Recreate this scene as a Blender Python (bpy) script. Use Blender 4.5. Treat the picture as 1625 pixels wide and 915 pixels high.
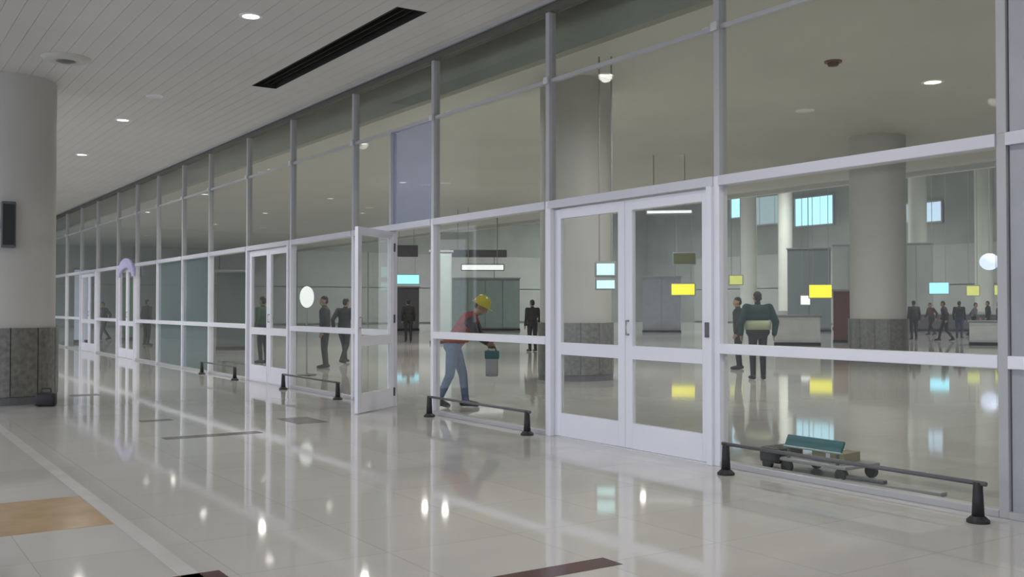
import bpy, bmesh, math, random
import numpy as np
from mathutils import Vector, Matrix
random.seed(7)
PI = math.pi
SC = bpy.context.scene
COL = SC.collection
for _o in list(bpy.data.objects):
    bpy.data.objects.remove(_o)

# ------------------------------------------------------------------ camera
# X = into the hall (perpendicular to the glass front), Y = along the glass front, Z = up
FPX = 1600.0                       # focal length in pixels of the 1625 px wide frame
EYE = 1.45
YAW = math.atan(1060.5 / FPX)
PITCH = math.atan(29.5 / FPX)
cam_d = bpy.data.cameras.new('camera')
cam_d.sensor_width = 36.0
cam_d.lens = FPX / 1625.0 * 36.0
cam_d.clip_end = 400
cam = bpy.data.objects.new('camera', cam_d)
COL.objects.link(cam)
cam.location = (0, 0, EYE)
cam.rotation_euler = (PI / 2 + PITCH, 0, -YAW)
SC.camera = cam
CM = Matrix.Translation(cam.location) @ cam.rotation_euler.to_matrix().to_4x4()
FWD = Vector((math.sin(YAW), math.cos(YAW), 0))

# ------------------------------------------------------------------ world, exposure
SC.view_settings.view_transform = 'Standard'
SC.view_settings.look = 'None'
SC.view_settings.gamma = 1.0
SC.view_settings.use_curve_mapping = False
SC.view_settings.exposure = 0.13
wd = bpy.data.worlds.new('overcast')
SC.world = wd
wd.use_nodes = True
wd.node_tree.nodes['Background'].inputs[0].default_value = (0.78, 0.86, 1.0, 1)
wd.node_tree.nodes['Background'].inputs[1].default_value = 2.0
P_OUT = 285.0     # watts per concourse downlight
P_IN = 730.0      # watts per hall downlight
P_BAY = 7400.0    # watts per added high hall luminaire

# ------------------------------------------------------------------ geometry helpers
def ray(px, py):
    v = Vector(((px - 812.5) / FPX, -(py - 457.5) / FPX, -1.0))
    return (CM.to_3x3() @ v)
def on_z(px, py, z):
    """point of the horizontal plane at height z seen at this pixel"""
    d = ray(px, py); t = (z - EYE) / d.z
    return Vector(cam.location) + d * t
def at(px, py, depth):
    """point at this pixel, `depth` metres away measured along the level view direction"""
    d = ray(px, py); t = depth / d.dot(FWD)
    return Vector(cam.location) + d * t

def new_obj(name, bm_or_me, mat=None, parent=None, smooth=False):
    if isinstance(bm_or_me, bmesh.types.BMesh):
        me = bpy.data.meshes.new(name)
        bm_or_me.normal_update()
        bm_or_me.to_mesh(me); bm_or_me.free()
    else:
        me = bm_or_me
    if mat is not None and not me.materials:
        me.materials.append(mat)
    if smooth:
        for p in me.polygons: p.use_smooth = True
    o = bpy.data.objects.new(name, me)
    COL.objects.link(o)
    if parent is not None: o.parent = parent
    return o
def empty(name, loc=(0, 0, 0), rz=0.0, parent=None):
    o = bpy.data.objects.new(name, None)
    o.empty_display_size = 0.1
    COL.objects.link(o)
    o.location = loc; o.rotation_euler = (0, 0, rz)
    if parent is not None: o.parent = parent
    return o
def tag(o, label=None, cat=None, group=None, kind=None):
    if label: o['label'] = label
    if cat: o['category'] = cat
    if group: o['group'] = group
    if kind: o['kind'] = kind
    return o
def copy_tree(o, parent=None):
    c = o.copy(); COL.objects.link(c)
    if parent is not None:
        c.parent = parent
    for ch in list(o.children):
        copy_tree(ch, c)
    return c

def B(): return bmesh.new()
def box(bm, x0, x1, y0, y1, z0, z1, bev=0.0):
    vs = [bm.verts.new((x, y, z)) for x in (x0, x1) for y in (y0, y1) for z in (z0, z1)]
    fs = [(0, 1, 3, 2), (4, 6, 7, 5), (0, 4, 5, 1), (2, 3, 7, 6), (0, 2, 6, 4), (1, 5, 7, 3)]
    faces = [bm.faces.new([vs[i] for i in f]) for f in fs]
    if bev > 0:
        es = list({e for f in faces for e in f.edges})
        bmesh.ops.bevel(bm, geom=es, offset=bev, segments=2, affect='EDGES', profile=0.6)
    return bm
def tube(bm, pts, rs, seg=12, cap=True):
    pts = [Vector(p) for p in pts]
    if not isinstance(rs, (list, tuple)): rs = [rs] * len(pts)
    rings = []
    for i, p in enumerate(pts):
        if i == 0: t = pts[1] - p
        elif i == len(pts) - 1: t = p - pts[i - 1]
        else: t = (pts[i + 1] - p).normalized() + (p - pts[i - 1]).normalized()
        t.normalize()
        a = Vector((0, 0, 1)) if abs(t.z) < 0.9 else Vector((1, 0, 0))
        u = t.cross(a).normalized(); v = t.cross(u)
        rings.append([bm.verts.new(p + (u * math.cos(2 * PI * k / seg) + v * math.sin(2 * PI * k / seg)) * rs[i]) for k in range(seg)])
    for a, b in zip(rings, rings[1:]):
        for k in range(seg):
            bm.faces.new((a[k], b[k], b[(k + 1) % seg], a[(k + 1) % seg]))
    if cap:
        bm.faces.new(rings[0]); bm.faces.new(list(reversed(rings[-1])))
    bmesh.ops.recalc_face_normals(bm, faces=bm.faces)
    return bm
def lathe(bm, prof, seg=32, a0=0.0, a1=2 * PI, cx=0, cy=0):
    """profile of (r, z), revolved about Z"""
    full = abs(a1 - a0 - 2 * PI) < 1e-6
    n = seg if full else seg + 1
    rings = []
    for r, z in prof:
        rings.append([bm.verts.new((cx + r * math.cos(a0 + (a1 - a0) * k / seg), cy + r * math.sin(a0 + (a1 - a0) * k / seg), z)) for k in range(n)])
    for a, b in zip(rings, rings[1:]):
        for k in range(seg):
            k2 = (k + 1) % n
            try: bm.faces.new((a[k], a[k2], b[k2], b[k]))
            except ValueError: pass
    bmesh.ops.remove_doubles(bm, verts=bm.verts, dist=1e-5)
    bmesh.ops.recalc_face_normals(bm, faces=bm.faces)
    return bm
def ellipsoid(bm, c, r, seg=14, rings=10, rot=None):
    M = Matrix.Translation(Vector(c)) @ (rot.to_4x4() if rot else Matrix.Identity(4)) @ Matrix.Diagonal((r[0], r[1], r[2], 1))
    bmesh.ops.create_uvsphere(bm, u_segments=seg, v_segments=rings, radius=1.0, matrix=M)

# ------------------------------------------------------------------ materials
MATS = {}
def mat(name, col, rough=0.5, metal=0.0, var=0.06, scale=3.0, bump=0.0, spec=0.5, emit=None, estr=0.0, coat=0.0, stretch=(1, 1, 1)):
    if name in MATS: return MATS[name]
    m = bpy.data.materials.new(name); m.use_nodes = True
    nt = m.node_tree; b = nt.nodes['Principled BSDF']
    tc = nt.nodes.new('ShaderNodeTexCoord')
    mp = nt.nodes.new('ShaderNodeMapping'); mp.inputs['Scale'].default_value = stretch
    nz = nt.nodes.new('ShaderNodeTexNoise'); nz.inputs['Scale'].default_value = scale; nz.inputs['Detail'].default_value = 4
    nt.links.new(tc.outputs['Object'], mp.inputs['Vector']); nt.links.new(mp.outputs[0], nz.inputs['Vector'])
    rp = nt.nodes.new('ShaderNodeValToRGB')
    lo = [max(0, c * (1 - var)) for c in col[:3]] + [1]; hi = [min(1, c * (1 + var)) for c in col[:3]] + [1]
    rp.color_ramp.elements[0].color = lo; rp.color_ramp.elements[1].color = hi
    rp.color_ramp.elements[0].position = 0.3; rp.color_ramp.elements[1].position = 0.7
    nt.links.new(nz.outputs['Fac'], rp.inputs['Fac']); nt.links.new(rp.outputs['Color'], b.inputs['Base Color'])
    b.inputs['Roughness'].default_value = rough; b.inputs['Metallic'].default_value = metal
    b.inputs['Specular IOR Level'].default_value = spec
    b.inputs['Coat Weight'].default_value = coat
    if bump:
        bp = nt.nodes.new('ShaderNodeBump'); bp.inputs['Strength'].default_value = bump; bp.inputs['Distance'].default_value = 0.01
        nt.links.new(nz.outputs['Fac'], bp.inputs['Height']); nt.links.new(bp.outputs[0], b.inputs['Normal'])
    if emit:
        b.inputs['Emission Color'].default_value = (*emit, 1); b.inputs['Emission Strength'].default_value = estr
    MATS[name] = m
    return m
def glass_mat(name, tint, ior=1.45, rough=0.0, haze=0.0, hazecol=(0.6, 0.62, 0.6)):
    m = bpy.data.materials.new(name); m.use_nodes = True
    nt = m.node_tree; nt.nodes.clear()
    out = nt.nodes.new('ShaderNodeOutputMaterial')
    tr = nt.nodes.new('ShaderNodeBsdfTransparent'); tr.inputs[0].default_value = (*tint, 1)
    gl = nt.nodes.new('ShaderNodeBsdfGlossy'); gl.inputs['Roughness'].default_value = rough; gl.inputs[0].default_value = (0.9, 0.9, 0.9, 1)
    lw = nt.nodes.new('ShaderNodeLayerWeight'); lw.inputs['Blend'].default_value = 0.5
    pw = nt.nodes.new('ShaderNodeMath'); pw.operation = 'POWER'; pw.inputs[1].default_value = 5.0
    fr = nt.nodes.new('ShaderNodeMath'); fr.operation = 'MULTIPLY_ADD'      # Schlick reflectance, one face of the pane
    f0 = ((ior - 1) / (ior + 1)) ** 2
    fr.inputs[1].default_value = (1 - f0) * 0.8; fr.inputs[2].default_value = f0
    nt.links.new(lw.outputs['Facing'], pw.inputs[0]); nt.links.new(pw.outputs[0], fr.inputs[0])
    mx = nt.nodes.new('ShaderNodeMixShader')
    body = tr
    if haze > 0:
        df = nt.nodes.new('ShaderNodeBsdfDiffuse'); df.inputs[0].default_value = (*hazecol, 1)
        nz = nt.nodes.new('ShaderNodeTexNoise'); nz.inputs['Scale'].default_value = 0.8
        mth = nt.nodes.new('ShaderNodeMath'); mth.operation = 'MULTIPLY'; mth.inputs[1].default_value = haze * 2
        nt.links.new(nz.outputs['Fac'], mth.inputs[0])
        m2 = nt.nodes.new('ShaderNodeMixShader')
        nt.links.new(mth.outputs[0], m2.inputs[0]); nt.links.new(tr.outputs[0], m2.inputs[1]); nt.links.new(df.outputs[0], m2.inputs[2])
        body = m2
    nt.links.new(fr.outputs[0], mx.inputs[0]); nt.links.new(body.outputs[0], mx.inputs[1]); nt.links.new(gl.outputs[0], mx.inputs[2])
    nt.links.new(mx.outputs[0], out.inputs[0])
    MATS[name] = m
    return m

def floor_mat():
    m = bpy.data.materials.new('polished_stone_floor'); m.use_nodes = True
    nt = m.node_tree; b = nt.nodes['Principled BSDF']
    tc = nt.nodes.new('ShaderNodeTexCoord')
    br = nt.nodes.new('ShaderNodeTexBrick')
    br.offset = 0.0
    br.inputs['Scale'].default_value = 1.0
    br.inputs['Brick Width'].default_value = 0.9; br.inputs['Row Height'].default_value = 0.9
    br.inputs['Mortar Size'].default_value = 0.004; br.inputs['Mortar Smooth'].default_value = 0.2
    br.inputs['Color1'].default_value = (0.545, 0.53, 0.51, 1); br.inputs['Color2'].default_value = (0.58, 0.565, 0.545, 1)
    br.inputs['Mortar'].default_value = (0.46, 0.44, 0.41, 1)
    nz = nt.nodes.new('ShaderNodeTexNoise'); nz.inputs['Scale'].default_value = 1.3; nz.inputs['Detail'].default_value = 6
    mx = nt.nodes.new('ShaderNodeMix'); mx.data_type = 'RGBA'; mx.blend_type = 'MULTIPLY'; mx.inputs['Factor'].default_value = 1.0
    rp = nt.nodes.new('ShaderNodeValToRGB')
    rp.color_ramp.elements[0].color = (0.9, 0.9, 0.9, 1); rp.color_ramp.elements[1].color = (1.04, 1.04, 1.04, 1)
    nt.links.new(tc.outputs['Object'], br.inputs['Vector']); nt.links.new(tc.outputs['Object'], nz.inputs['Vector'])
    nt.links.new(nz.outputs['Fac'], rp.inputs['Fac'])
    nt.links.new(br.outputs['Color'], mx.inputs[6]); nt.links.new(rp.outputs['Color'], mx.inputs[7])
    nt.links.new(mx.outputs[2], b.inputs['Base Color'])
    b.inputs['Roughness'].default_value = 0.05
    b.inputs['Specular IOR Level'].default_value = 0.5
    return m

M_FLOOR = floor_mat()
M_STONE_L = mat('pale_stone_band', (0.62, 0.61, 0.6), 0.14, scale=2)
M_ORANGE = mat('tan_stone', (0.46, 0.31, 0.16), 0.16, scale=4, var=0.15)
M_MAROON = mat('maroon_stone', (0.075, 0.022, 0.022), 0.16, scale=6, var=0.25)
M_BROWN = mat('brown_stone', (0.13, 0.115, 0.11), 0.2, scale=6, var=0.15)
M_CEIL = mat('ceiling_plank_paint', (0.555, 0.545, 0.54), 0.45, scale=0.6, var=0.03)
M_SLAB = mat('ceiling_void', (0.3, 0.3, 0.3), 0.9)
M_DARK = mat('vent_black', (0.012, 0.012, 0.010), 0.7)
M_HCEIL = mat('hall_ceiling_paint', (0.50, 0.505, 0.46), 0.6, scale=0.5, var=0.04)
M_BULK = mat('bulkhead_olive', (0.30, 0.305, 0.26), 0.7, scale=1)
M_FRAME = mat('white_powder_coat', (0.78, 0.78, 0.85), 0.35, scale=2, var=0.02)
M_MULL = mat('pale_aluminium', (0.42, 0.42, 0.435), 0.35, scale=2, var=0.03)
M_TRANS = mat('grey_white_coat', (0.60, 0.60, 0.66), 0.35, scale=2, var=0.02)
M_RAIL = mat('satin_steel', (0.6, 0.6, 0.6), 0.35, metal=0.3)
M_HEAD = mat('dark_head_channel', (0.10, 0.10, 0.085), 0.6)
M_BLACK = mat('black_rubber', (0.016, 0.016, 0.018), 0.55)
M_DGREY = mat('dark_grey_metal', (0.11, 0.11, 0.12), 0.45)
M_MGREY = mat('mid_grey_metal', (0.3, 0.3, 0.31), 0.45)
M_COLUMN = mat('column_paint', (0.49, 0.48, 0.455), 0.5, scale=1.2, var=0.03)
M_GRANITE = mat('dark_granite', (0.145, 0.142, 0.125), 0.3, scale=14, var=0.3)
M_WALL = mat('hall_wall_grey_green', (0.33, 0.36, 0.34), 0.6, scale=0.4, var=0.12)
M_PANEL = mat('wall_panel_grey', (0.42, 0.44, 0.43), 0.5, scale=0.6, var=0.06)
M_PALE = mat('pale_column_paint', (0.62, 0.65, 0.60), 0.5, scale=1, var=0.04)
M_WHITE = mat('white_laminate', (0.78, 0.79, 0.76), 0.4)
M_TEAL = mat('teal_board', (0.04, 0.14, 0.16), 0.4)
M_TAN = mat('tan_cardboard', (0.30, 0.27, 0.17), 0.8, scale=9)
M_GLASS = glass_mat('clear_glass', (0.955, 0.965, 0.95), 1.21, haze=0.006)  # slight diffuse haze mixed in to lift dark tones behind the glass
M_GLASS_B = glass_mat('bluish_hazy_glass', (0.80, 0.83, 0.93), 1.5, haze=0.22, hazecol=(0.56, 0.59, 0.74))  # bluish tint and diffuse haze mixed into the pane
M_GLASS_T = glass_mat('teal_film_glass', (0.66, 0.74, 0.74), 1.5, haze=0.22, hazecol=(0.40, 0.47, 0.48))
M_LAMP = mat('lamp_lens', (0.9, 0.9, 0.85), 0.4, emit=(1, 0.97, 0.88), estr=5.0)
M_LAMP_DIM = mat('unlit_lamp_lens', (0.75, 0.75, 0.78), 0.4)
M_CYAN = mat('cyan_screen', (0.2, 0.5, 0.6), 0.3, emit=(0.30, 0.82, 1.0), estr=1.1)
M_PCYAN = mat('pale_cyan_screen', (0.4, 0.6, 0.6), 0.3, emit=(0.55, 0.88, 0.88), estr=0.9)
M_BLUE = mat('blue_screen', (0.2, 0.4, 0.6), 0.3, emit=(0.36, 0.60, 0.95), estr=0.9)
M_YEL = mat('yellow_lit_sign', (0.7, 0.65, 0.05), 0.4, emit=(0.85, 0.80, 0.04), estr=0.85)
M_PYEL = mat('pale_yellow_lit_sign', (0.6, 0.6, 0.2), 0.4, emit=(0.62, 0.66, 0.18), estr=0.55)
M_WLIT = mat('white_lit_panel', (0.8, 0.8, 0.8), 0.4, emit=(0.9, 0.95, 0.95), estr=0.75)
M_WIN = mat('daylit_window_pane', (0.4, 0.6, 0.7), 0.2, emit=(0.42, 0.80, 1.0), estr=1.05)
M_WIN2 = mat('dim_window_pane', (0.35, 0.45, 0.5), 0.2, emit=(0.40, 0.55, 0.60), estr=0.45)
M_LILAC = mat('lilac_reflection', (0.50, 0.48, 0.72), 0.5)  # painted-in colour of the arched reflection
M_KIOSK = mat('red_brown_board', (0.15, 0.055, 0.03), 0.5, scale=4, var=0.2)
M_DGREEN = mat('dark_olive_sign', (0.08, 0.09, 0.02), 0.5)

# ------------------------------------------------------------------ floor
D = 6.716                                   # distance from the eye to the glass front
floor = new_obj('floor', box(B(), -30, 70, -40, 80, -0.2, 0), M_FLOOR)
tag(floor, 'glossy pale grey stone floor of the concourse and hall', kind='structure')
def inlay(x0, x1, y0, y1, m, name='inlay_strip'):
    return new_obj(name, box(B(), x0, x1, y0, y1, -0.01, 0.0015), m, floor)
inlay(1.53, 1.63, 3.0, 14.0, M_STONE_L, 'border_strip')
inlay(0.55, 1.52, 7.12, 8.32, M_ORANGE, 'inlay_tile')
inlay(2.55, 3.68, 4.42, 4.60, M_MAROON)
inlay(1.20, 1.74, 5.30, 5.55, M_MAROON)
inlay(2.95, 4.05, 11.30, 11.52, M_BROWN)
inlay(4.70, 5.12, 11.9, 12.65, M_BROWN)
inlay(3.15, 3.55, 13.2, 13.4, M_BROWN)
inlay(3.10, 3.55, 17.6, 17.95, M_BROWN)

# ------------------------------------------------------------------ concourse ceiling
CH = 4.92
ceil = new_obj('ceiling', box(B(), -9, 6.62, -30, 46, CH + 0.30, CH + 0.5), M_SLAB)
tag(ceil, 'grey linear plank ceiling over the concourse', kind='structure')
SLX0, SLX1, SLY0, SLY1 = 5.30, 5.70, 10.4, 15.4
pm_full = bpy.data.meshes.new('plank')
box_bm = box(B(), 0.002, 0.198, -30, 46, 0, 0.03); box_bm.to_mesh(pm_full); box_bm.free(); pm_full.materials.append(M_CEIL)
pm_a = bpy.data.meshes.new('plank_short')
box_bm = box(B(), 0.002, 0.198, -30, SLY0, 0, 0.03); box_bm.to_mesh(pm_a); box_bm.free(); pm_a.materials.append(M_CEIL)
pm_b = bpy.data.meshes.new('plank_rest')
box_bm = box(B(), 0.002, 0.198, SLY1, 46, 0, 0.03); box_bm.to_mesh(pm_b); box_bm.free(); pm_b.materials.append(M_CEIL)
x = 6.5
while x > -9:
    inslot = SLX0 - 0.01 < x < SLX1 - 0.05
    for me in ((pm_a, pm_b) if inslot else (pm_full,)):
        o = new_obj('plank', me, None, ceil); o.location = (x, 0, CH)
    x -= 0.2
new_obj('edge_trim', box(B(), 6.60, 6.64, -30, 46, CH - 0.03, CH + 0.06), M_MULL, ceil)

# dark slot in the ceiling
slot = empty('ceiling_vent', ((SLX0 + SLX1) / 2, (SLY0 + SLY1) / 2, CH))
tag(slot, 'long black recessed slot vent in the plank ceiling', 'vent')
hx, hy = 0.2, (SLY1 - SLY0) / 2
bm = B()
box(bm, -hx, hx, -hy, hy, 0.26, 0.28)
box(bm, -hx, -hx + 0.012, -hy, hy, 0.0, 0.26); box(bm, hx - 0.012, hx, -hy, hy, 0.0, 0.26)
box(bm, -hx, hx, -hy, -hy + 0.012, 0.0, 0.26); box(bm, -hx, hx, hy - 0.012, hy, 0.0, 0.26)
new_obj('housing', bm, M_DARK, slot)
for k in range(3):
    xx = -0.1 + 0.1 * k
    new_obj('slat', box(B(), xx - 0.006, xx + 0.006, -hy + 0.012, hy - 0.012, 0.05, 0.12), M_DARK, slot)

# ------------------------------------------------------------------ hall shell
HC = 6.0
hceil = new_obj('ceiling', box(B(), 6.62, 30, -40, 80, HC, HC + 0.2), M_HCEIL)
tag(hceil, 'smooth grey hall ceiling seen through the upper glass', kind='structure')
roof = new_obj('ceiling', box(B(), 30, 70, -40, 80, 14, 14.2), M_HCEIL); tag(roof, 'high ceiling of the deep hall', kind='structure')
o = new_obj('trim_1', box(B(), 30, 30.25, -40, 80, HC - 0.15, 14), M_HCEIL); tag(o, 'bulkhead where the low hall ceiling ends', kind='structure')
o = new_obj('trim_2', box(B(), 6.66, 6.86, -40, 46, CH, HC), M_BULK); tag(o, 'bulkhead above the glass front', kind='structure')
o = new_obj('trim_3', box(B(), 7.25, 7.40, -40, 80, 4.55, HC), M_BULK); tag(o, 'olive grey bulkhead just inside the glass front', kind='structure')
wb = new_obj('wall_back', box(B(), 70, 70.3, -40, 80, 0, 14), M_WALL); tag(wb, 'grey green back wall of the hall', kind='structure')
we = new_obj('wall_end', box(B(), 6.9, 70, 80, 80.3, 0, 14), M_WALL); tag(we, 'grey green end wall of the hall', kind='structure')
o = new_obj('wall_near', box(B(), 6.9, 70, -40.3, -40, 0, 14), M_WALL); tag(o, 'grey side wall of the hall', kind='structure')
o = new_obj('wall_concourse_end', box(B(), -9, 6.62, 46, 46.3, 0, CH + 0.3), M_WALL); tag(o, 'grey end wall of the concourse', kind='structure')
for k in range(10):          # wide cladding panels on the back wall
    for j in range(2):
        new_obj('panel', box(B(), 69.9, 70.0, 8 + k * 6.5, 14.4 + k * 6.5, 0.1 + j * 3.1, 3.1 + j * 3.1, 0.0), M_PANEL, wb)
for k in range(8):
    for j in range(2):
        new_obj('panel', box(B(), 12 + k * 6.5, 18.4 + k * 6.5, 79.9, 80.0, 0.1 + j * 3.1, 3.1 + j * 3.1), M_PANEL, we)

# ------------------------------------------------------------------ glass front
S = [-3.9, -1.35, 1.3, 3.93, 6.66, 9.33, 12.02, 14.60, 17.25, 19.60, 22.1, 24.2, 26.5, 28.75, 31.0, 33.9, 36.5, 39.2, 42.0, 46.0]
DOORS = {4: 'pair', 6: 'single', 8: 'pair', 13: 'pair', 15: 'pair'}
TR, MR, UR = 2.607, 1.07, 4.03             # heights: transom, middle rail, upper rail
front = empty('wall_right', (D, 0, 0))
tag(front, 'tall glazed front between concourse and hall with white frames', kind='structure')
def fbox(name, x0, x1, y0, y1, z0, z1, m, bev=0.0):
    return new_obj(name, box(B(), x0, x1, y0, y1, z0, z1, bev), m, front)
for i, s in enumerate(S):
    w = 0.036
    fbox('mullion', -0.05, 0.05, s - w, s + w, TR + 0.045, CH, M_MULL, 0.006)
    fbox('mullion', -0.055, 0.055, s - w, s + w, 0, TR + 0.045, M_MULL if i <= 3 else M_FRAME, 0.006)
    if i < len(S) - 1:                       # bright clamp where the upper rail meets the mullion
        fbox('clamp', -0.085, -0.051, s - 0.04, s + 0.04, UR - 0.04, UR + 0.04, M_RAIL, 0.008)
fbox('post', -0.03, 0.22, 3.40, 3.885, 0, CH, mat('lilac_grey_post', (0.36, 0.36, 0.40), 0.5), 0.01)
fbox('head_channel', -0.06, 0.06, S[0], S[-1], CH - 0.11, CH, M_HEAD)
for i in range(len(S) - 1):
    a, b = S[i] + 0.036, S[i + 1] - 0.036
    if i == 3: pass
    kind = DOORS.get(i)
    fbox('transom', -0.07, 0.07, a, b, TR - 0.045, TR + 0.045, M_TRANS, 0.005)
    fbox('upper_rail', -0.03, 0.03, a, b, UR - 0.022, UR + 0.022, M_MULL, 0.004)
    if i == 6:
        fbox('pane', -0.006, 0.006, a, 13.27, TR + 0.045, UR - 0.022, M_GLASS_B)
        fbox('pane', -0.006, 0.006, 13.33, b, TR + 0.045, UR - 0.022, M_GLASS)
        fbox('mullion', -0.05, 0.05, 13.27, 13.33, TR + 0.045, UR - 0.022, M_MULL, 0.004)
    else:
        fbox('pane', -0.006, 0.006, a, b, TR + 0.045, UR - 0.022, M_GLASS)
    fbox('pane', -0.006, 0.006, a, b, UR + 0.022, CH - 0.11, M_GLASS)
    if kind is None:
        g = M_GLASS_T if i in (10, 11) else M_GLASS
        fbox('middle_rail', -0.06, 0.06, a, b, MR - 0.045, MR + 0.045, M_FRAME, 0.006)
        fbox('sill', -0.06, 0.06, a, b, 0, 0.05, M_MULL, 0.005)
        fbox('pane', -0.006, 0.006, a, b, 0.05, MR - 0.045, g)
        fbox('pane', -0.006, 0.006, a, b, MR + 0.045, TR - 0.045, g)
    if i == 6:
        fbox('mullion', -0.06, 0.06, 13.27, 13.35, 0, TR - 0.045, M_FRAME, 0.005)
        fbox('middle_rail', -0.06, 0.06, 13.35, b, MR - 0.045, MR + 0.045, M_FRAME, 0.006)
        fbox('sill', -0.06, 0.06, 13.35, b, 0, 0.05, M_MULL, 0.005)
        fbox('pane', -0.006, 0.006, 13.35, b, 0.05, MR - 0.045, M_GLASS)
        fbox('pane', -0.006, 0.006, 13.35, b, MR + 0.045, TR - 0.045, M_GLASS)

# door leaf in its own space: hinge on the Z axis, leaf runs along +Y, thickness along X
def leaf(parent, loc, rz, w, flip, handle=True):
    sd, zb, zt = 0.11, 0.012, 2.545
    bm = B()
    box(bm, -0.025, 0.025, 0, sd, zb, zt, 0.005)
    box(bm, -0.025, 0.025, w - sd, w, zb, zt, 0.005)
    box(bm, -0.024, 0.024, sd, w - sd, zb, 0.27)
    box(bm, -0.024, 0.024, sd, w - sd, 0.92, 1.055)
    box(bm, -0.024, 0.024, sd, w - sd, 2.44, zt)
    o = new_obj('leaf', bm, M_FRAME, parent)
    o.location = loc; o.rotation_euler = (0, 0, rz)
    new_obj('pane', box(B(), -0.006, 0.006, sd, w - sd, 0.27, 0.92), M_GLASS, o)
    new_obj('pane', box(B(), -0.006, 0.006, sd, w - sd, 1.055, 2.44), M_GLASS, o)
    for z in (0.22, 1.28, 2.32):
        new_obj('hinge', tube(B(), [(-0.034, 0.0, z - 0.06), (-0.034, 0.0, z + 0.06)], 0.014, 10), M_DGREY, o)
    if handle:
        bm = B(); yy = w - 0.055
        tube(bm, [(-0.025, yy, 1.17), (-0.06, yy, 1.17), (-0.06, yy, 1.31), (-0.025, yy, 1.31)], 0.011, 8)
        new_obj('handle', bm, M_MGREY, o)
    return o
def door(n, i, label, kind='pair', angles=(0, 0)):
    a, b = S[i] + 0.036, S[i + 1] - 0.036
    d = empty('door_%d' % n, (D, (a + b) / 2, 0)); tag(d, label, kind='structure')
    c = (a + b) / 2
    if kind == 'pair':
        j = 0.07
        bm = B(); box(bm, -0.085, 0.07, a - c, a - c + j, 0, TR - 0.046, 0.005); new_obj('jamb', bm, M_FRAME, d)
        bm = B(); box(bm, -0.085, 0.07, b - c - j, b - c, 0, TR - 0.046, 0.005); new_obj('jamb', bm, M_FRAME, d)
        w = (b - a) / 2 - j - 0.006
        leaf(d, (0, a - c + j + 0.003, 0), 0 + angles[0], w, False)
        l2 = leaf(d, (0, b - c - j - 0.003, 0), PI + angles[1], w, True)
        bm = B(); box(bm, -0.04, 0.04, a - c + j, b - c - j, 0, 0.010); new_obj('threshold', bm, M_RAIL, d)
    return d
d1 = door(1, 4, 'closed white glazed double door nearest the viewpoint')
lock = new_obj('lock_plate', box(B(), -0.098, -0.084, -1.27, -1.22, 1.17, 1.31, 0.004), M_DGREY, d1)
d2 = empty('door_2', (D, 13.25, 0)); tag(d2, 'white glazed door leaf swung open towards the concourse', kind='structure')
leaf(d2, (-0.03, 0, 0), PI - math.radians(52), 1.14, False)
d3 = door(3, 8, 'closed white glazed double door with white kick panels past the open leaf')
for sgn in (-1, 1):
    new_obj('kick_panel', box(B(), -0.032, -0.026, min(sgn * 0.06, sgn * 1.0), max(sgn * 0.06, sgn * 1.0), 0.03, 0.33), M_FRAME, d3)
d4 = door(4, 13, 'far white glazed double door beneath the lilac arched reflection')
d5 = door(5, 15, 'farthest white glazed double door beside the left column')

# low guard rails in front of the fixed bays
def guard(i, x, label):
    a, b = S[i] + 0.12, S[i + 1] - 0.18
    if i == 3: a, b = 3.95, 6.28
    if i == 5: a, b = 9.46, 11.75
    g = empty('guard_rail', (x, (a + b) / 2, 0))
    tag(g, label, 'guard rail', 'low guard rails along the glass front')
    L = (b - a) / 2
    new_obj('bar', tube(B(), [(0, -L - 0.06, 0.265), (0, L + 0.04, 0.265)], 0.016, 10), M_DGREY, g, True)
    for sg in (-1, 1):
        bm = B()
        tube(bm, [(0, sg * L, 0.02), (0, sg * L, 0.27)], [0.042, 0.03], 12)
        p = new_obj('post', bm, M_BLACK, g, True)
        bm = B(); lathe(bm, [(0, 0.0), (0.075, 0.0), (0.075, 0.018), (0.045, 0.045), (0, 0.045)], 16)
        f = new_obj('foot', bm, M_BLACK, p); f.location = (0, sg * L, 0)
    return g
guard(3, D - 0.33, 'low black guard rail beside the nearest fixed glass bay, in front of the teal trolley')
guard(5, D - 0.24, 'low black guard rail in front of the worker with the yellow helmet')
guard(7, D - 0.24, 'low black guard rail just left of the open door leaf')
guard(9, D - 0.24, 'low black guard rail left of the double door with kick panels')

# ------------------------------------------------------------------ columns
def column(x, y, r, top, label, small=False, pale=False):
    c = empty('round_column', (x, y, 0)); tag(c, label, 'column', 'round columns of the terminal')
    seg = 24 if small else 48
    bh = 1.14
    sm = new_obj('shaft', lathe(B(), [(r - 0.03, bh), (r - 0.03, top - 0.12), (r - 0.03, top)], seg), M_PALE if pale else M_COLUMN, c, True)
    n = 8 if small else 12
    if not pale:
        core = new_obj('plinth', lathe(B(), [(0, 0), (r + 0.005, 0), (r + 0.005, 0.12), (r - 0.02, 0.12), (r - 0.02, bh - 0.01), (0, bh - 0.01)], seg), M_DGREY, c)
        for k in range(n):
            a0 = 2 * PI * k / n + 0.006 / r; a1 = 2 * PI * (k + 1) / n - 0.006 / r
            q = 6
            bm = B(); prof = [(r - 0.02, 0.125), (r + 0.02, 0.125), (r + 0.02, bh), (r - 0.035, bh), (r - 0.035, 0.125)]
            lathe(bm, prof, q, a0, a1)
            new_obj('panel', bm, M_GRANITE, c)
    return c
CL = Vector((2.05, 17.2, 0))
column(2.05, 17.2, 0.75, CH, 'thick grey round column with dark granite base at the left edge')
column(12.35, 16.3, 0.75, HC, 'round column with dark base behind the nearest double door')
column(23.1, 17.1, 0.75, HC, 'round column with dark base seen through the right glass bay')
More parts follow.
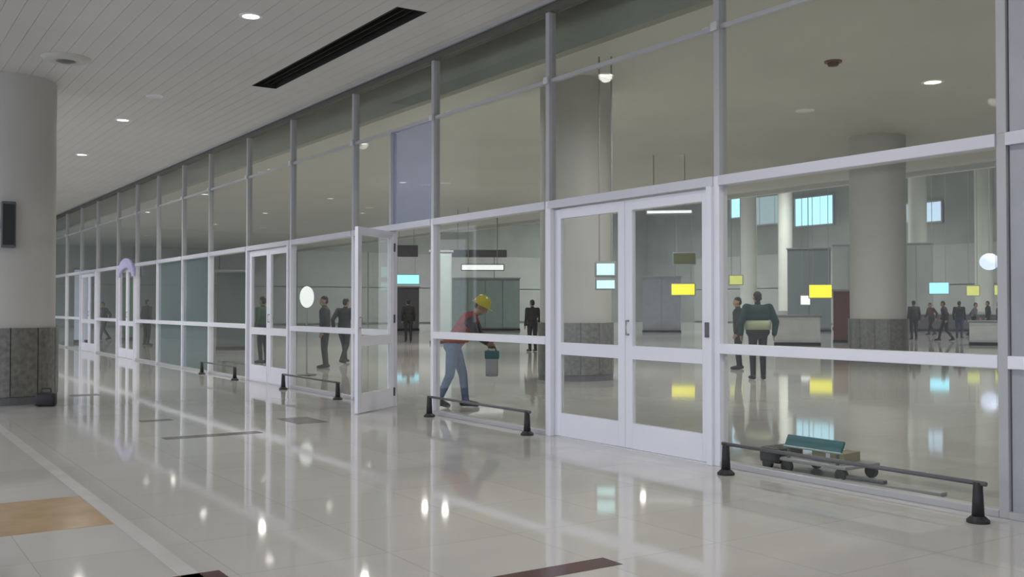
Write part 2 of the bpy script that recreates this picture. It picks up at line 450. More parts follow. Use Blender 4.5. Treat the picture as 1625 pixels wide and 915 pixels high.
for k, (px, z, lab) in enumerate(((1188, 72, 'pale far column above the guard in the dark green jacket'), (1247, 82, 'pale far column left of the lit yellow counter sign'),
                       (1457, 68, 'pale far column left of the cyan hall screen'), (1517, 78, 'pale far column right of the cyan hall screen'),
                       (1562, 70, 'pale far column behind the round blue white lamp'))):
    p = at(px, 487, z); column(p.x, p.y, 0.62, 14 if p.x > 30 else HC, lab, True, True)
# fixture on the left column
dirc = (Vector((0, 0, 0)) - CL).normalized()
side = Vector((0, 0, 1)).cross(dirc)
fang = math.atan2(dirc.y, dirc.x) + 0.05
fx = empty('wall_speaker', CL + Vector((math.cos(fang), math.sin(fang), 0)) * 0.72 + Vector((0, 0, 2.66)), fang)
# keep it at the place the photograph shows: left part of the visible column face
p = at(42, 360, 15.4)
vx = Vector((p.x - CL.x, p.y - CL.y, 0))
lat = vx.dot(Vector((math.cos(YAW), -math.sin(YAW), 0)))
dep = -math.sqrt(max(0.0, 0.73 ** 2 - lat ** 2))
pos = CL + Vector((math.cos(YAW), -math.sin(YAW), 0)) * lat + FWD * dep
fx.location = (pos.x, pos.y, 2.66)
fx.rotation_euler = (0, 0, math.atan2(pos.y - CL.y, pos.x - CL.x))
tag(fx, 'narrow dark fixture mounted high on the left column', 'fixture')
new_obj('housing', box(B(), 0.0, 0.13, -0.10, 0.10, -0.34, 0.34, 0.025), M_DGREY, fx)
new_obj('bracket', box(B(), -0.03, 0.05, -0.19, 0.02, -0.06, 0.06, 0.01), M_MGREY, fx)
new_obj('grille', box(B(), 0.128, 0.136, -0.08, 0.08, -0.30, 0.30, 0.003), M_BLACK, fx)
# dark rounded box with a handle at its foot
p = on_z(71, 643, 0) + Vector((0.0, -0.12, 0))
bag = empty('bag', (p.x, p.y, 0), -0.4); tag(bag, 'small dark rounded box with a handle at the foot of the left column', 'bag')
bm = B(); box(bm, -0.14, 0.14, -0.09, 0.09, 0, 0.2, 0.045); new_obj('body', bm, M_BLACK, bag, True)
new_obj('handle', tube(B(), [(-0.07, 0, 0.19), (-0.06, 0, 0.26), (0.06, 0, 0.26), (0.07, 0, 0.19)], 0.01, 8), M_BLACK, bag)

# ------------------------------------------------------------------ downlights
def downlight(pos, label, power, lit=True, r=0.10, group='round ceiling downlights', lens=None):
    d = empty('downlight', pos); tag(d, label, 'ceiling light', group)
    new_obj('trim_ring', lathe(B(), [(r, 0.0), (r, -0.012), (r * 1.35, -0.012), (r * 1.4, 0.0)], 24), M_FRAME, d)
    new_obj('lens', lathe(B(), [(0, -0.010), (r * 0.7, -0.008), (r, -0.004)], 24), lens or (M_LAMP if lit else M_LAMP_DIM), d)
    if power > 0:
        ld = bpy.data.lights.new('downlight_beam', 'SPOT'); ld.energy = power; ld.spot_size = math.radians(165); ld.spot_blend = 0.9
        ld.shadow_soft_size = 0.10; ld.color = (1.0, 0.965, 0.91)
        lo = bpy.data.objects.new('downlight_beam', ld); COL.objects.link(lo); lo.parent = d; lo.location = (0, 0, -0.03)
    return d
for (px, py, lit, lab) in ((398, 25, True, 'lit round downlight left of the black slot vent'), (195, 190, True, 'lit round downlight in the middle of the visible concourse row'),
                           (130, 245, True, 'farthest lit round downlight in the concourse ceiling'), (245, 152, False, 'unlit round downlight between two lit ones in the concourse ceiling')):
    p = on_z(px, py, CH); downlight(p, lab, P_OUT if lit else 0, lit)
for (x, y) in ((4.2, 5.0), (4.2, -1.0), (4.2, 31), (4.2, 38), (-2.5, 2), (-2.5, 9.5), (-2.5, 17), (-2.5, 25), (-2.5, 34), (-2.5, -6), (0.5, 20), (0.5, 25), (0.5, 30), (0.5, 36), (0.5, 42)):  # unseen lamps added to brighten the concourse
    downlight((x, y, CH), 'unseen round downlight added to brighten the concourse', P_OUT, True)
p = on_z(1480, 130, HC)
downlight(p, 'bright round downlight in the hall ceiling above the right glass bay', P_IN, True, 0.16)
p = on_z(1277, 175, HC)
downlight(p, 'dim round downlight in the hall ceiling left of the bright one', 0, False, 0.16)
for (px, py, lab) in ((707, 290, 'faint downlight in the hall ceiling above the worker'), (940, 165, 'faint downlight in the hall ceiling above the nearest double door')):
    p = on_z(px, py, HC); downlight(p, lab, P_IN, False, 0.14)
for (y, lab) in ((11.9, 'small downlight in the hall ceiling at the top right of the nearest double door'), (20.3, 'small downlight in the hall ceiling near the upper rail above the worker'), (25.0, 'small downlight in the hall ceiling above the open door leaf')):
    downlight((11.8, y, HC), lab, P_IN, True, 0.11)
for (x, y) in ((11.8, 4), (11.8, -4), (18, -2), (25, 4), (11.8, 33), (11.8, 44), (11.8, 56), (20, 42), (20, 56), (26, 30), (18, 33), (16, 66)):  # lamps added to brighten the hall, lenses left dark
    downlight((x, y, HC), 'round downlight added to brighten the far and side reaches of the hall', P_IN, False, 0.14, group='added hall ceiling downlights')
for (x, y) in ((40, 20), (40, 45), (40, 66), (58, 28), (58, 52), (58, 70)):  # unseen lamps added to light the deep hall
    h = empty('added_bay_light', (x, y, 13.2)); tag(h, 'unseen high bay lamp added to light the deep hall', 'ceiling light', 'added high bay lamps')
    new_obj('reflector', lathe(B(), [(0.10, 0.45), (0.16, 0.42), (0.42, 0.0), (0.40, 0.0), (0.14, 0.40)], 24), M_MGREY, h)
    new_obj('rod', tube(B(), [(0, 0, 0.43), (0, 0, 0.795)], 0.02, 8), M_MGREY, h)
    new_obj('lens', lathe(B(), [(0, 0.02), (0.4, 0.01)], 24), M_LAMP, h)
    ld = bpy.data.lights.new('added_bay_beam', 'SPOT'); ld.energy = P_BAY; ld.spot_size = math.radians(160); ld.spot_blend = 0.8; ld.shadow_soft_size = 0.35
    lo = bpy.data.objects.new('added_bay_beam', ld); COL.objects.link(lo); lo.parent = h; lo.location = (0, 0, -0.03)

# ceiling speaker with dark centre and hall smoke detector
p = on_z(105, 92, CH)
sp = empty('ceiling_speaker', p); tag(sp, 'round ceiling speaker with dark centre beside the left column top', 'speaker')
new_obj('ring', lathe(B(), [(0.12, 0), (0.13, -0.05), (0.24, -0.05), (0.31, -0.03), (0.33, 0.0)], 32), M_COLUMN, sp, True)
new_obj('cone', lathe(B(), [(0, -0.075), (0.06, -0.07), (0.125, -0.05), (0.12, 0)], 24), M_DGREY, sp, True)
p = on_z(1322, 97, HC)
sm = empty('smoke_detector', p); tag(sm, 'small dark reddish smoke detector on the hall ceiling', 'smoke detector')
new_obj('base', lathe(B(), [(0, 0), (0.16, 0), (0.16, -0.03), (0, -0.03)], 24), mat('dull_red', (0.22, 0.13, 0.12), 0.6), sm)
new_obj('dome', lathe(B(), [(0.11, -0.03), (0.09, -0.09), (0, -0.10)], 24), mat('dark_red_dome', (0.10, 0.045, 0.045), 0.5), sm, True)

# ------------------------------------------------------------------ signs, screens, windows
def rz_to_cam(p): return math.atan2(-p.y, -p.x)      # local +X looks at the viewpoint
def hung(name, px, py, z, wpx, hpx, m, label, cat, body=None, rods=True, top=None, part='face'):
    p = at(px, py, z); k = z / FPX
    w, h = wpx * k / 2, hpx * k / 2
    rz = rz_to_cam(p)
    e = empty(name, p, rz); tag(e, label, cat)
    new_obj('housing', box(B(), -0.14, 0.0, -w - 0.04, w + 0.04, -h - 0.04, h + 0.04, 0.02), body or M_MGREY, e)
    new_obj(part, box(B(), 0.0, 0.015, -w, w, -h, h), m, e)
    if rods:
        ct = top if top else (14 if p.x > 30 else HC)
        for sg in (-1, 1):
            new_obj('hanger_rod', tube(B(), [(-0.07, sg * w * 0.7, h + 0.02), (-0.07, sg * w * 0.7, ct - p.z)], 0.015, 6), M_MGREY, e)
    return e
hung('lit_sign', 1084, 459, 44, 36, 17, M_YEL, 'glowing yellow sign seen through the right leaf of the nearest double door', 'sign')
hung('lit_sign', 1302, 462, 46, 34, 20, M_YEL, 'glowing yellow sign left of the big column in the right bay', 'sign')
hung('lit_sign', 1278, 476, 47, 14, 14, M_WLIT, 'small white lit panel beside the yellow counter sign', 'sign')
hung('lit_sign', 1168, 444, 52, 20, 14, M_PYEL, 'pale yellow lit sign beside the frame above the guard', 'sign')
hung('lit_sign', 1544, 461, 54, 18, 15, M_PYEL, 'pale yellow lit sign left of the right edge post', 'sign')
hung('lit_sign', 1586, 460, 56, 14, 15, M_PYEL, 'pale yellow lit sign touching the right edge post', 'sign')
hung('sign_board', 1086, 410, 42, 34, 17, M_DGREEN, 'dark olive sign board above the yellow sign in the door', 'sign')
sc2 = hung('information_screen', 961, 427, 18.2, 28, 18, M_PCYAN, 'two stacked pale cyan screens in front of the column behind the left door leaf', 'screen', part='display')
new_obj('housing', box(B(), -0.14, 0.0, -0.19, 0.19, -0.375, -0.16, 0.02), M_MGREY, sc2)
new_obj('display', box(B(), 0.0, 0.015, -0.16, 0.16, -0.345, -0.20), M_PCYAN, sc2)
hung('information_screen', 645, 443, 72, 40, 14, M_CYAN, 'cyan screen seen through the open doorway', 'screen', part='display')
hung('information_screen', 1490, 457, 50, 28, 17, M_CYAN, 'bright cyan screen in the deep hall right of the big column', 'screen', part='display')
hung('light_box', 766, 424, 46, 66, 8, M_WLIT, 'long white lit strip hanging above the worker', 'sign', body=M_DGREY)
hung('sign_board', 758, 402, 47, 90, 9, M_DGREY, 'long dark board hanging above the white lit strip', 'sign', body=M_DGREY)
hung('sign_board', 645, 398, 52, 34, 16, M_DGREY, 'dark board hanging over the cyan screen', 'sign', body=M_DGREY)
hung('light_box', 1062, 336, 30, 70, 4, M_WLIT, 'slim white ceiling light strip seen through the right door leaf', 'ceiling light', rods=True)
# round blue-white lamp
p = at(1570, 415, 60)
p.x -= 0.0
e = empty('globe_lamp', p); tag(e, 'round blue white glowing globe hanging in the deep hall', 'lamp')
bm = B(); ellipsoid(bm, (0, 0, 0), (0.55, 0.55, 0.5), 20, 12); new_obj('globe', bm, mat('blue_white_globe', (0.6, 0.65, 0.8), 0.4, emit=(0.62, 0.72, 1.0), estr=0.85), e, True)
new_obj('rod', tube(B(), [(0, 0, 0.45), (0, 0, 13.99 - p.z)], 0.02, 6), M_MGREY, e)
# clerestory windows of the back wall
def clere(n, px0, px1, py0, py1, m, label):
    def onback(px, py):
        d = ray(px, py); t = 69.88 / d.x
        return Vector(cam.location) + d * t
    a, b = onback(px0, py0), onback(px1, py1)
    y0, y1 = sorted((a.y, b.y)); z0, z1 = sorted((a.z, b.z))
    w = empty('window_%d' % n, (69.9, (y0 + y1) / 2, z0)); tag(w, label, kind='structure')
    hw = (y1 - y0) / 2; h = z1 - z0
    bm = B()
    box(bm, -0.1, 0.05, -hw - 0.12, -hw, -0.12, h + 0.12); box(bm, -0.1, 0.05, hw, hw + 0.12, -0.12, h + 0.12)
    box(bm, -0.1, 0.05, -hw, hw, -0.12, 0); box(bm, -0.1, 0.05, -hw, hw, h, h + 0.12)
    new_obj('frame', bm, M_MULL, w)
    k = max(1, round(2 * hw / 1.6))
    for q in range(k):
        a0 = -hw + 2 * hw * q / k; a1 = -hw + 2 * hw * (q + 1) / k
        new_obj('pane', box(B(), -0.02, 0.0, a0 + 0.03, a1 - 0.03, 0.0, h), m, w)
clere(1, 1160, 1178, 316, 344, M_WIN, 'narrow bright clerestory window beside the door frame')
clere(2, 1182, 1254, 316, 352, M_WIN2, 'dim wide clerestory window')
clere(3, 1262, 1322, 316, 354, M_WIN, 'bright blue clerestory window left of the big column')
clere(4, 1426, 1446, 325, 352, M_WIN2, 'small clerestory window right of the big column')
clere(5, 1466, 1494, 322, 350, mat('pale_window_pane', (0.4, 0.5, 0.6), 0.2, emit=(0.5, 0.68, 0.9), estr=0.8), 'pale blue clerestory window right of the big column')
# far shop fronts: darker recesses on the back wall and end wall
def kiosk(px, z, wpx, y_top, m, label, name='kiosk', cat='kiosk', depth=0.8):
    p = at(px, 487, z); k = z / FPX; w = wpx * k / 2; h = EYE + (487 - y_top) * k
    e = empty(name, (p.x, p.y, 0), rz_to_cam(p)); tag(e, label, cat)
    new_obj('body', box(B(), -depth, 0, -w, w, 0, h, 0.02), m, e)
    new_obj('cap', box(B(), -depth - 0.05, 0.06, -w - 0.06, w + 0.06, h, h + 0.08, 0.01), M_MGREY, e)
    new_obj('plinth', box(B(), -depth, 0.03, -w - 0.02, w + 0.02, 0, 0.12), M_BLACK, e)
    q = max(1, int(w * 2 / 0.9))
    for j in range(q):
        a0 = -w + 2 * w * j / q; a1 = a0 + 2 * w / q
        new_obj('panel', box(B(), 0.0, 0.025, a0 + 0.04, a1 - 0.04, 0.2, h - 0.1, 0.006), m, e)
    return e
kiosk(1336, 41, 26, 462, M_KIOSK, 'red brown kiosk left of the big column in the right bay')
kiosk(1265, 38, 70, 503, M_WHITE, 'white service counter between the guard and the big column', 'service_counter', 'counter')
kiosk(1572, 38, 62, 512, M_WHITE, 'white service counter at the far right of the hall', 'service_counter', 'counter')
kiosk(1400, 66, 150, 388, M_WALL, 'grey green partition deep in the hall behind the big column', 'partition', 'partition', 0.4)
kiosk(1284, 60, 66, 395, mat('slate_partition', (0.20, 0.23, 0.24), 0.5), 'slate grey partition beneath the bright blue window', 'partition', 'partition', 0.4)
kiosk(1050, 58, 60, 440, mat('blue_grey_partition', (0.34, 0.36, 0.39), 0.5), 'blue grey partition behind the yellow sign in the door', 'partition', 'partition', 0.4)
kiosk(770, 62, 110, 442, mat('green_grey_partition', (0.24, 0.30, 0.29), 0.5), 'green grey partition beyond the worker', 'partition', 'partition', 0.4)
kiosk(700, 40, 34, 400, mat('blue_grey_panel', (0.36, 0.42, 0.42), 0.5), 'tall grey panel left of the worker', 'display_panel', 'panel', 0.25)
kiosk(645, 62, 40, 456, M_DGREY, 'dark cabinet seen through the open doorway', 'cabinet', 'cabinet')
kiosk(372, 34, 54, 432, mat('dark_teal_panel', (0.12, 0.15, 0.15), 0.5), 'dark teal panel behind the bay left of the kick panel door', 'display_panel', 'panel', 0.3)
kiosk(205, 44, 20, 440, mat('green_panel', (0.10, 0.19, 0.12), 0.5), 'green panel seen through the far double door', 'display_panel', 'panel', 0.25)
kiosk(1512, 60, 190, 499, M_DGREY, 'long dark counter behind the far crowd on the right', 'service_counter', 'counter')
kiosk(131, 41, 24, 428, mat('pale_blue_glow', (0.7, 0.76, 0.92), 0.5, emit=(0.6, 0.68, 0.9), estr=0.25), 'added glowing pale blue white panel beyond the farthest double door', 'display_panel', 'panel', 0.25)  # glowing panel added to supply bluish brightness at the far left
# white round sign on a stand, glow added to brighten its face
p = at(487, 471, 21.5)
e = empty('round_sign', (p.x, p.y, 0), rz_to_cam(p)); tag(e, 'white oval sign with added glow on a thin stand left of the dark figures', 'sign')
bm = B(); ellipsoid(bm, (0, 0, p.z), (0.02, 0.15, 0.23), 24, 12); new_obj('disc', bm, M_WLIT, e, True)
new_obj('pole', tube(B(), [(-0.02, 0, 0.02), (-0.02, 0, p.z)], 0.018, 8), M_MGREY, e)
new_obj('base', lathe(B(), [(0, 0), (0.2, 0), (0.2, 0.02), (0, 0.03)], 20), M_DGREY, e)
# lilac arch over the far door: a reflection built as a solid shape
e = empty('arched_reflection', (D - 0.09, 29.6, 2.30)); tag(e, 'pale lilac arched reflection built as a shape above the far double door', 'sign')
bm = B()
ring = []
for k in range(17):
    a = PI * k / 16; ring.append((1.0 * math.cos(a), 0.52 * math.sin(a)))
inner = [(0.72 * math.cos(PI * k / 16), 0.26 * math.sin(PI * k / 16)) for k in range(17)]
for (u, v), (u2, v2), (i1, j1), (i2, j2) in zip(ring, ring[1:], inner, inner[1:]):
    f = [bm.verts.new((xx, yy, zz)) for xx in (-0.05, 0.0) for (yy, zz) in ((u, v), (u2, v2), (i2, j2), (i1, j1))]
    for q in ((0, 1, 2, 3), (7, 6, 5, 4), (0, 4, 5, 1), (2, 6, 7, 3), (0, 3, 7, 4), (1, 5, 6, 2)):
        bm.faces.new([f[i] for i in q])
bmesh.ops.remove_doubles(bm, verts=bm.verts, dist=1e-4); bmesh.ops.recalc_face_normals(bm, faces=bm.faces)
new_obj('arch', bm, M_LILAC, e)
new_obj('bracket', box(B(), 0.0, 0.02, -0.8, 0.8, 0.22, 0.30), M_MGREY, e)

# ------------------------------------------------------------------ trolley, parcel and board behind the right bay
p = on_z(1262, 757, 0)
tv = Vector((p.x + 0.12, p.y, 0))
t = empty('luggage_trolley', tv, math.radians(-90))
tag(t, 'low trolley with a teal board behind the right glass bay', 'trolley')
# local +X runs towards the viewpoint along the glass
new_obj('deck', box(B(), -0.28, 0.42, 0.0, 0.46, 0.10, 0.13, 0.01), M_MGREY, t)
bm = B(); box(bm, -0.24, 0.36, -0.012, 0.012, -0.05, 0.05, 0.006)
o = new_obj('board', bm, M_TEAL, t); o.location = (0.02, 0.03, 0.285); o.rotation_euler = (math.radians(-28), 0, 0)
new_obj('board_edge', box(B(), -0.245, 0.365, -0.015, 0.015, -0.063, -0.05, 0.004), mat('pale_teal_edge', (0.42, 0.52, 0.53), 0.4), o)
for xx in (-0.2, 0.32):
    new_obj('upright', tube(B(), [(xx, 0.03, 0.12), (xx, 0.03, 0.26)], 0.014, 8), M_DGREY, t)
for xx in (-0.22, 0.36):
    for yy in (0.03, 0.42):
        new_obj('wheel', tube(B(), [(xx, yy - 0.02, 0.055), (xx, yy + 0.02, 0.055)], 0.055, 16), M_BLACK, t, False)
new_obj('motor_box', box(B(), -0.52, -0.28, 0.0, 0.32, 0.06, 0.20, 0.03), M_BLACK, t)
new_obj('wheel', tube(B(), [(-0.45, 0.02, 0.05), (-0.45, 0.06, 0.05)], 0.05, 16), M_BLACK, t)
new_obj('wheel', tube(B(), [(-0.45, 0.26, 0.05), (-0.45, 0.30, 0.05)], 0.05, 16), M_BLACK, t)
pc = empty('parcel', tv + Vector((0.26, -0.12, 0.132)), 0.1); tag(pc, 'small tan parcel lying on the deck of the teal trolley', 'parcel')
new_obj('carton', box(B(), -0.12, 0.12, -0.16, 0.16, 0, 0.08, 0.006), M_TAN, pc)
new_obj('tape', box(B(), -0.121, 0.121, -0.02, 0.02, 0.0, 0.081), M_WHITE, pc)
p = on_z(1415, 778, 0)
bd = empty('floor_board', (p.x + 0.08, p.y, 0), math.radians(-84)); tag(bd, 'flat grey board lying on the floor behind the right glass bay', 'board')
new_obj('plate', box(B(), -0.5, 0.38, -0.05, 0.05, 0.0, 0.03, 0.008), M_MGREY, bd)
new_obj('grip', box(B(), -0.48, -0.1, -0.045, 0.02, 0.03, 0.06, 0.01), M_DGREY, bd)

# ------------------------------------------------------------------ people
SKIN = mat('skin', (0.30, 0.18, 0.12), 0.5)
HAIR = mat('black_hair', (0.012, 0.010, 0.009), 0.6)
SHOE = mat('black_shoes', (0.014, 0.014, 0.016), 0.5)
def person_mesh(name, J, tors=1.0, sleeve=1.0, voxel=0.011):
    """J: joints of the pose (facing +X). One continuous remeshed surface, faces sorted to cloth zones.
    slots: 0 skin, 1 top, 2 trousers, 3 shoes, 4 hair, 5 sleeves"""
    bm = B(); prims = []
    def cap(a, b, ra, rb, s):
        a, b = Vector(a), Vector(b)
        tube(bm, [a, b], [ra, rb], 14)
        ellipsoid(bm, a, (ra,) * 3, 12, 8); ellipsoid(bm, b, (rb,) * 3, 12, 8)
        prims.append((a, b, ra, rb, s))
    def ell(c, r, s, rot=None):
        c = Vector(c); ellipsoid(bm, c, r, 16, 12, rot)
        prims.append((c, c + Vector((0, 0, 0.001)), sum(r) / 3, sum(r) / 3, s))
    pel, ch, nk, hd = (Vector(J[k]) for k in ('pelvis', 'chest', 'neck', 'head'))
    ax = (ch - pel).normalized()
    fw = Vector((0, 1, 0)).cross(ax).normalized()
    rotT = Matrix((fw, Vector((0, 1, 0)), ax)).transposed()
    # torso: stacked flattened ellipsoids along the spine
    L = (ch - pel).length
    for t_, rx, ry, rzz, s in ((-0.05, .125, .175, .15, 2), (0.2, .128, .168, .15, 1), (0.45, .125, .162, .15, 1), (0.7, .13, .178, .15, 1), (0.98, .13, .19, .14, 1), (1.12, .105, .165, .09, 1)):
        ell(pel + ax * (L * t_), (rx * tors, ry * tors, rzz), s, rotT)
    cap(ch + ax * 0.08, nk + (hd - nk) * 0.35, .062, .055, 0)
    # head
    hx_ = Vector(J.get('look', (1, 0, 0))).normalized()
    up = (hd - nk).normalized()
    hy_ = up.cross(hx_).normalized(); hx_ = hy_.cross(up).normalized()
    rotH = Matrix((hx_, hy_, up)).transposed()
    def H(x_, y_, z_): return hd + rotH @ Vector((x_, y_, z_))
    ell(H(0, 0, .02), (.095, .076, .105), 0, rotH)
    ell(H(.025, 0, -.055), (.068, .058, .065), 0, rotH)
    ell(H(.098, 0, -.012), (.018, .014, .026), 0, rotH)               # nose
    ell(H(.085, 0, -.052), (.014, .026, .010), 0, rotH)               # mouth
    for sg in (-1, 1):
        ell(H(-.005, sg * .079, -.005), (.022, .012, .032), 0, rotH)  # ears
        ell(H(.078, sg * .032, .012), (.014, .017, .010), 0, rotH)    # brow and eyes
    ell(H(-.022, 0, .052), (.092, .083, .085), 4, rotH)               # hair
    ell(H(-.05, 0, .0), (.058, .074, .075), 4, rotH)
    for sd, sg in (('l', 1), ('r', -1)):
        sh, el, wr = (Vector(J[k + sd]) for k in ('shoulder_', 'elbow_', 'wrist_'))
        cap(sh, el, .066 * sleeve, .052 * sleeve, 5); cap(el, wr, .050 * sleeve, .038 * sleeve, 5)
        cap(ch + ax * 0.04 + Vector((0, sg * .1, 0)), sh, .085, .068 * sleeve, 1)
        # hand: palm, four fingers and a thumb
        d = (wr - el).normalized()
        sidev = Vector((0, 1, 0)) * sg
        out = d.cross(sidev).normalized()             # across the palm
        n_ = out.cross(d).normalized()
        pm = wr + d * 0.055
        rotP = Matrix((out, n_, d)).transposed()
        ell(pm, (.040, .018, .052), 0, rotP)
        for q, ln in enumerate((.062, .072, .068, .052)):
            o_ = wr + d * 0.09 + out * (-.030 + .020 * q)
            k1 = o_ + d * (ln * .55); k2 = k1 + (d * .75 - n_ * sg * .5).normalized() * (ln * .5)
            cap(o_, k1, .0100, .0092, 0); cap(k1, k2, .0092, .0085, 0)
        tb = wr + d * 0.035 - out * .034
        cap(tb, tb + (d * .7 - out * .6).normalized() * .04, .012, .011, 0)
        cap(tb + (d * .7 - out * .6).normalized() * .04, tb + (d * .7 - out * .6).normalized() * .04 + d * .03, .011, .0095, 0)
        hip, kn, an, toe = (Vector(J[k + sd]) for k in ('hip_', 'knee_', 'ankle_', 'toe_'))
        cap(pel + Vector((0, sg * .06, -0.02)), hip, .12, .105, 2)
        cap(hip, kn, .098, .068, 2); cap(kn, an, .066, .052, 2)
        fdir = (toe - an); heel = an + Vector((-0.05 * (1 if fdir.x >= 0 else -1), 0, -0.035))
        cap(heel, toe, .042, .036, 3); cap(an + Vector((0, 0, -.02)), toe, .046, .036, 3)
    me = bpy.data.meshes.new(name + '_raw'); bm.to_mesh(me); bm.free()
    tmp = bpy.data.objects.new(name + '_tmp', me); COL.objects.link(tmp)
    rm = tmp.modifiers.new('r', 'REMESH'); rm.mode = 'VOXEL'; rm.voxel_size = voxel; rm.use_smooth_shade = True
    smo = tmp.modifiers.new('s', 'SMOOTH'); smo.factor = 0.5; smo.iterations = 2
    dg = bpy.context.evaluated_depsgraph_get(); dg.update()
    out_me = bpy.data.meshes.new_from_object(tmp.evaluated_get(dg))
    out_me.name = name
    bpy.data.objects.remove(tmp); bpy.data.meshes.remove(me)
    n = len(out_me.polygons)
    cen = np.zeros(n * 3); out_me.polygons.foreach_get('center', cen); cen = cen.reshape(-1, 3)
    best = np.full(n, 1e9); idx = np.zeros(n, dtype=np.int32)
    for a, b, ra, rb, s in prims:
        a_, b_ = np.array(a), np.array(b); ab = b_ - a_
        t_ = np.clip(((cen - a_) @ ab) / max(1e-9, ab @ ab), 0, 1)
        dd = np.linalg.norm(cen - (a_ + t_[:, None] * ab), axis=1) - (ra + (rb - ra) * t_)
        m_ = dd < best; best[m_] = dd[m_]; idx[m_] = s
    # hair only above the forehead line / behind; belt line stays clean
    out_me.materials.clear()
    for k in range(6): out_me.materials.append(SKIN)
    out_me.polygons.foreach_set('material_index', idx)
    out_me.polygons.foreach_set('use_smooth', np.ones(n, dtype=bool))
    out_me.update()
    return out_me
STAND = dict(pelvis=(0, 0, .96), chest=(.01, 0, 1.34), neck=(0, 0, 1.47), head=(.03, 0, 1.595),
             shoulder_l=(0, .195, 1.40), elbow_l=(-.04, .245, 1.12), wrist_l=(.04, .25, .88), shoulder_r=(0, -.195, 1.40), elbow_r=(-.04, -.245, 1.12), wrist_r=(.04, -.25, .88),
             hip_l=(0, .095, .88), knee_l=(.02, .10, .49), ankle_l=(-.02, .10, .085), toe_l=(.15, .12, .037), hip_r=(0, -.095, .88), knee_r=(.02, -.10, .49), ankle_r=(-.02, -.10, .085), toe_r=(.15, -.12, .037))
WALK = dict(STAND); WALK.update(chest=(.05, 0, 1.33), neck=(.06, 0, 1.46), head=(.10, 0, 1.58), elbow_l=(-.16, .245, 1.15), wrist_l=(-.10, .25, .92), elbow_r=(.09, -.245, 1.13), wrist_r=(.24, -.23, .95),
             shoulder_l=(.03, .195, 1.39), shoulder_r=(.05, -.195, 1.39), knee_l=(.16, .10, .51), ankle_l=(.24, .10, .10), toe_l=(.40, .11, .05), knee_r=(-.02, -.10, .48), ankle_r=(-.28, -.10, .12), toe_r=(-.14, -.12, .037))
LEAN = dict(STAND); LEAN.update(pelvis=(-.02, 0, .93), chest=(.20, 0, 1.25), neck=(.30, 0, 1.36), head=(.385, 0, 1.455), look=(1, 0, -.25),
             shoulder_l=(.23, .19, 1.31), elbow_l=(.33, .24, 1.06), wrist_l=(.46, .17, .95), shoulder_r=(.23, -.19, 1.31), elbow_r=(.34, -.24, 1.05), wrist_r=(.47, -.17, .95),
             hip_l=(-.02, .095, .86), knee_l=(.10, .10, .48), ankle_l=(.14, .10, .085), toe_l=(.31, .11, .037), hip_r=(-.02, -.095, .86), knee_r=(-.06, -.10, .47), ankle_r=(-.22, -.10, .12), toe_r=(-.08, -.11, .037))
CHECK = dict(STAND); CHECK.update(shoulder_l=(0, .22, 1.40), shoulder_r=(0, -.22, 1.40), elbow_l=(-.05, .34, 1.13), wrist_l=(.02, .33, .90), elbow_r=(-.05, -.34, 1.13), wrist_r=(.02, -.33, .90))
me_lean = person_mesh('person_leaning', LEAN, 1.08, 1.1, 0.010)
me_guard = person_mesh('person_guard', CHECK, 1.38, 1.38, 0.010)
me_stand = person_mesh('person_standing', STAND, 1.05, 1.1, 0.013)
me_walk = person_mesh('person_walking', WALK, 1.05, 1.1, 0.013)
def cloth(name, c): return mat('cloth_' + name, c, 0.85, var=0.15, scale=9)
def person(me, x, y, rz, label, top, tro, slv=None, sc=1.0):
    o = new_obj('person', me); o.location = (x, y, 0); o.rotation_euler = (0, 0, rz); o.scale = (sc,) * 3
    for k, m in enumerate((SKIN, top, tro, SHOE, HAIR, slv or top)):
        o.material_slots[k].link = 'OBJECT'; o.material_slots[k].material = m
    tag(o, label, 'person'); return o
RIGHT = -YAW                      # heading to the right of the picture
p = on_z(722, 646, 0)
w1 = person(me_lean, p.x, p.y, RIGHT - 0.1, 'person in yellow helmet, red vest and blue jeans leaning forward inside the glass', cloth('red', (0.25, 0.03, 0.03)), cloth('jeans', (0.075, 0.11, 0.21)), cloth('dark_plum', (0.045, 0.035, 0.055)))
bm = B()
lathe(bm, [(0.0, .135), (.05, .13), (.095, .10), (.118, .05), (.125, .0), (.150, -.012), (.150, -.020), (.118, -.012), (0, -.012)], 28)
hel = new_obj('hard_hat', bm, mat('yellow_helmet', (0.42, 0.38, 0.03), 0.35), w1, True); hel['label'] = 'yellow hard hat'
hel.location = (.392, 0, 1.495); hel.rotation_euler = (0, math.radians(30), 0)
new_obj('hat_peak', box(B(), .10, .185, -.07, .07, -.018, -.008, 0.004), MATS['yellow_helmet'], hel)
new_obj('vest_hem', lathe(B(), [(.178, -.05), (.190, -.05), (.185, .03), (.174, .03)], 28), cloth('orange_red', (0.34, 0.085, 0.025)), w1, True).location = (0.012, 0, .99)
bpos = w1.matrix_basis @ Vector((.56, -.17, .84))
bg = empty('bag', (bpos.x, bpos.y, 0.46), RIGHT); tag(bg, 'teal and grey bag held by the person in the yellow helmet', 'bag')
new_obj('body', box(B(), -.09, .09, -.05, .05, 0, .28, 0.03), M_MGREY, bg, True)
new_obj('flap', box(B(), -.105, .105, -.06, .06, .25, .37, 0.025), mat('teal_cloth', (0.05, 0.13, 0.14), 0.8), bg, True)
new_obj('handle', tube(B(), [(-.06, 0, .36), (-.045, 0, .42), (.045, 0, .42), (.06, 0, .36)], .009, 8), M_BLACK, bg)

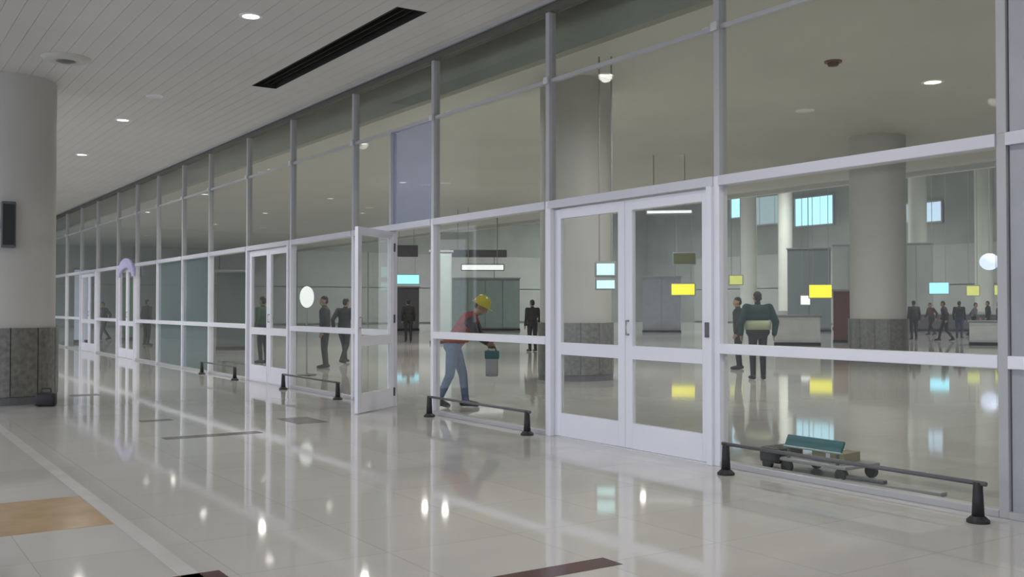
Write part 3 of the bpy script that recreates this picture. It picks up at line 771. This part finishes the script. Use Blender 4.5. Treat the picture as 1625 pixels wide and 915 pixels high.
p = on_z(1203, 602, 0)
g1 = person(me_guard, p.x, p.y, rz_to_cam(p) + PI + 0.25, 'person in bulky dark green jacket with a pale reflective band seen through the right bay', cloth('dark_green', (0.012, 0.035, 0.036)), cloth('black', (0.02, 0.02, 0.02)), None, 1.02)
bm = B()
for z0, z1 in ((0.98, 1.16),):
    ra, rb = .192, .250
    ring_ = [[bm.verts.new((ra * s_ * math.cos(a), rb * s_ * math.sin(a), z)) for a in [2 * PI * k / 32 for k in range(32)]] for (z, s_) in ((z0, 1.0), (z0, 1.04), (z1, 1.02), (z1, 0.98))]
    for q in range(4):
        A, C = ring_[q], ring_[(q + 1) % 4]
        for k in range(32): bm.faces.new((A[k], A[(k + 1) % 32], C[(k + 1) % 32], C[k]))
bmesh.ops.recalc_face_normals(bm, faces=bm.faces)
new_obj('reflective_band', bm, mat('reflective_band', (0.32, 0.36, 0.22), 0.5), g1, True)['label'] = 'pale grey green reflective band'

CD = [cloth('charcoal', (0.03, 0.03, 0.033)), cloth('navy', (0.03, 0.035, 0.07)), cloth('brown', (0.07, 0.045, 0.035)), cloth('grey', (0.12, 0.12, 0.13)), cloth('black', (0.02, 0.02, 0.02)), cloth('white', (0.5, 0.5, 0.52)), cloth('greenish', (0.05, 0.08, 0.06))]
FAR = [(516, 24, me_stand, 2.6, 0, 4, 'person in dark clothes standing right of the white oval sign'),
       (546, 26, me_walk, 0.6, 4, 0, 'person in black walking behind the frame left of the open door leaf'),
       (648, 42, me_stand, 1.2, 4, 4, 'person in black seen through the open doorway'),
       (166, 44, me_walk, 3.4, 0, 1, 'person in dark clothes walking beyond the far left glass bay'),
       (233, 38, me_stand, 0.4, 4, 4, 'person in black seen through the far double door'),
       (418, 26, me_stand, 2.0, 6, 4, 'person in dark green behind the kick panel door'),
       (1172, 23.5, me_stand, 2.2, 4, 4, 'person in black partly hidden by the frame left of the guard'),
       (1450, 45, me_stand, 1.0, 0, 4, 'person in charcoal nearest the big column in the far crowd'),
       (1478, 52, me_walk, 2.8, 2, 0, 'person in brown beneath the cyan screen'),
       (1522, 47, me_stand, 0.3, 4, 1, 'person in black between two pale far columns'),
       (1545, 50, me_walk, -1.0, 3, 4, 'person in grey left of the round glowing globe'),
       (1586, 46, me_stand, 2.4, 1, 4, 'person in navy beside the right edge post'),
       (1500, 43, me_walk, 1.9, 0, 4, 'person in charcoal walking just right of the cyan screen'),
       (1568, 54, me_stand, 1.9, 4, 4, 'person in black beneath the round glowing globe'),
       (845, 33, me_stand, 1.4, 4, 0, 'person in black to the left of the nearest double door')]
for px, z, me, rz, tc_, bc, lab in FAR:
    p = at(px, 487, z)
    person(me, p.x, p.y, rz, lab, CD[tc_], CD[bc], None, random.uniform(0.97, 1.04))
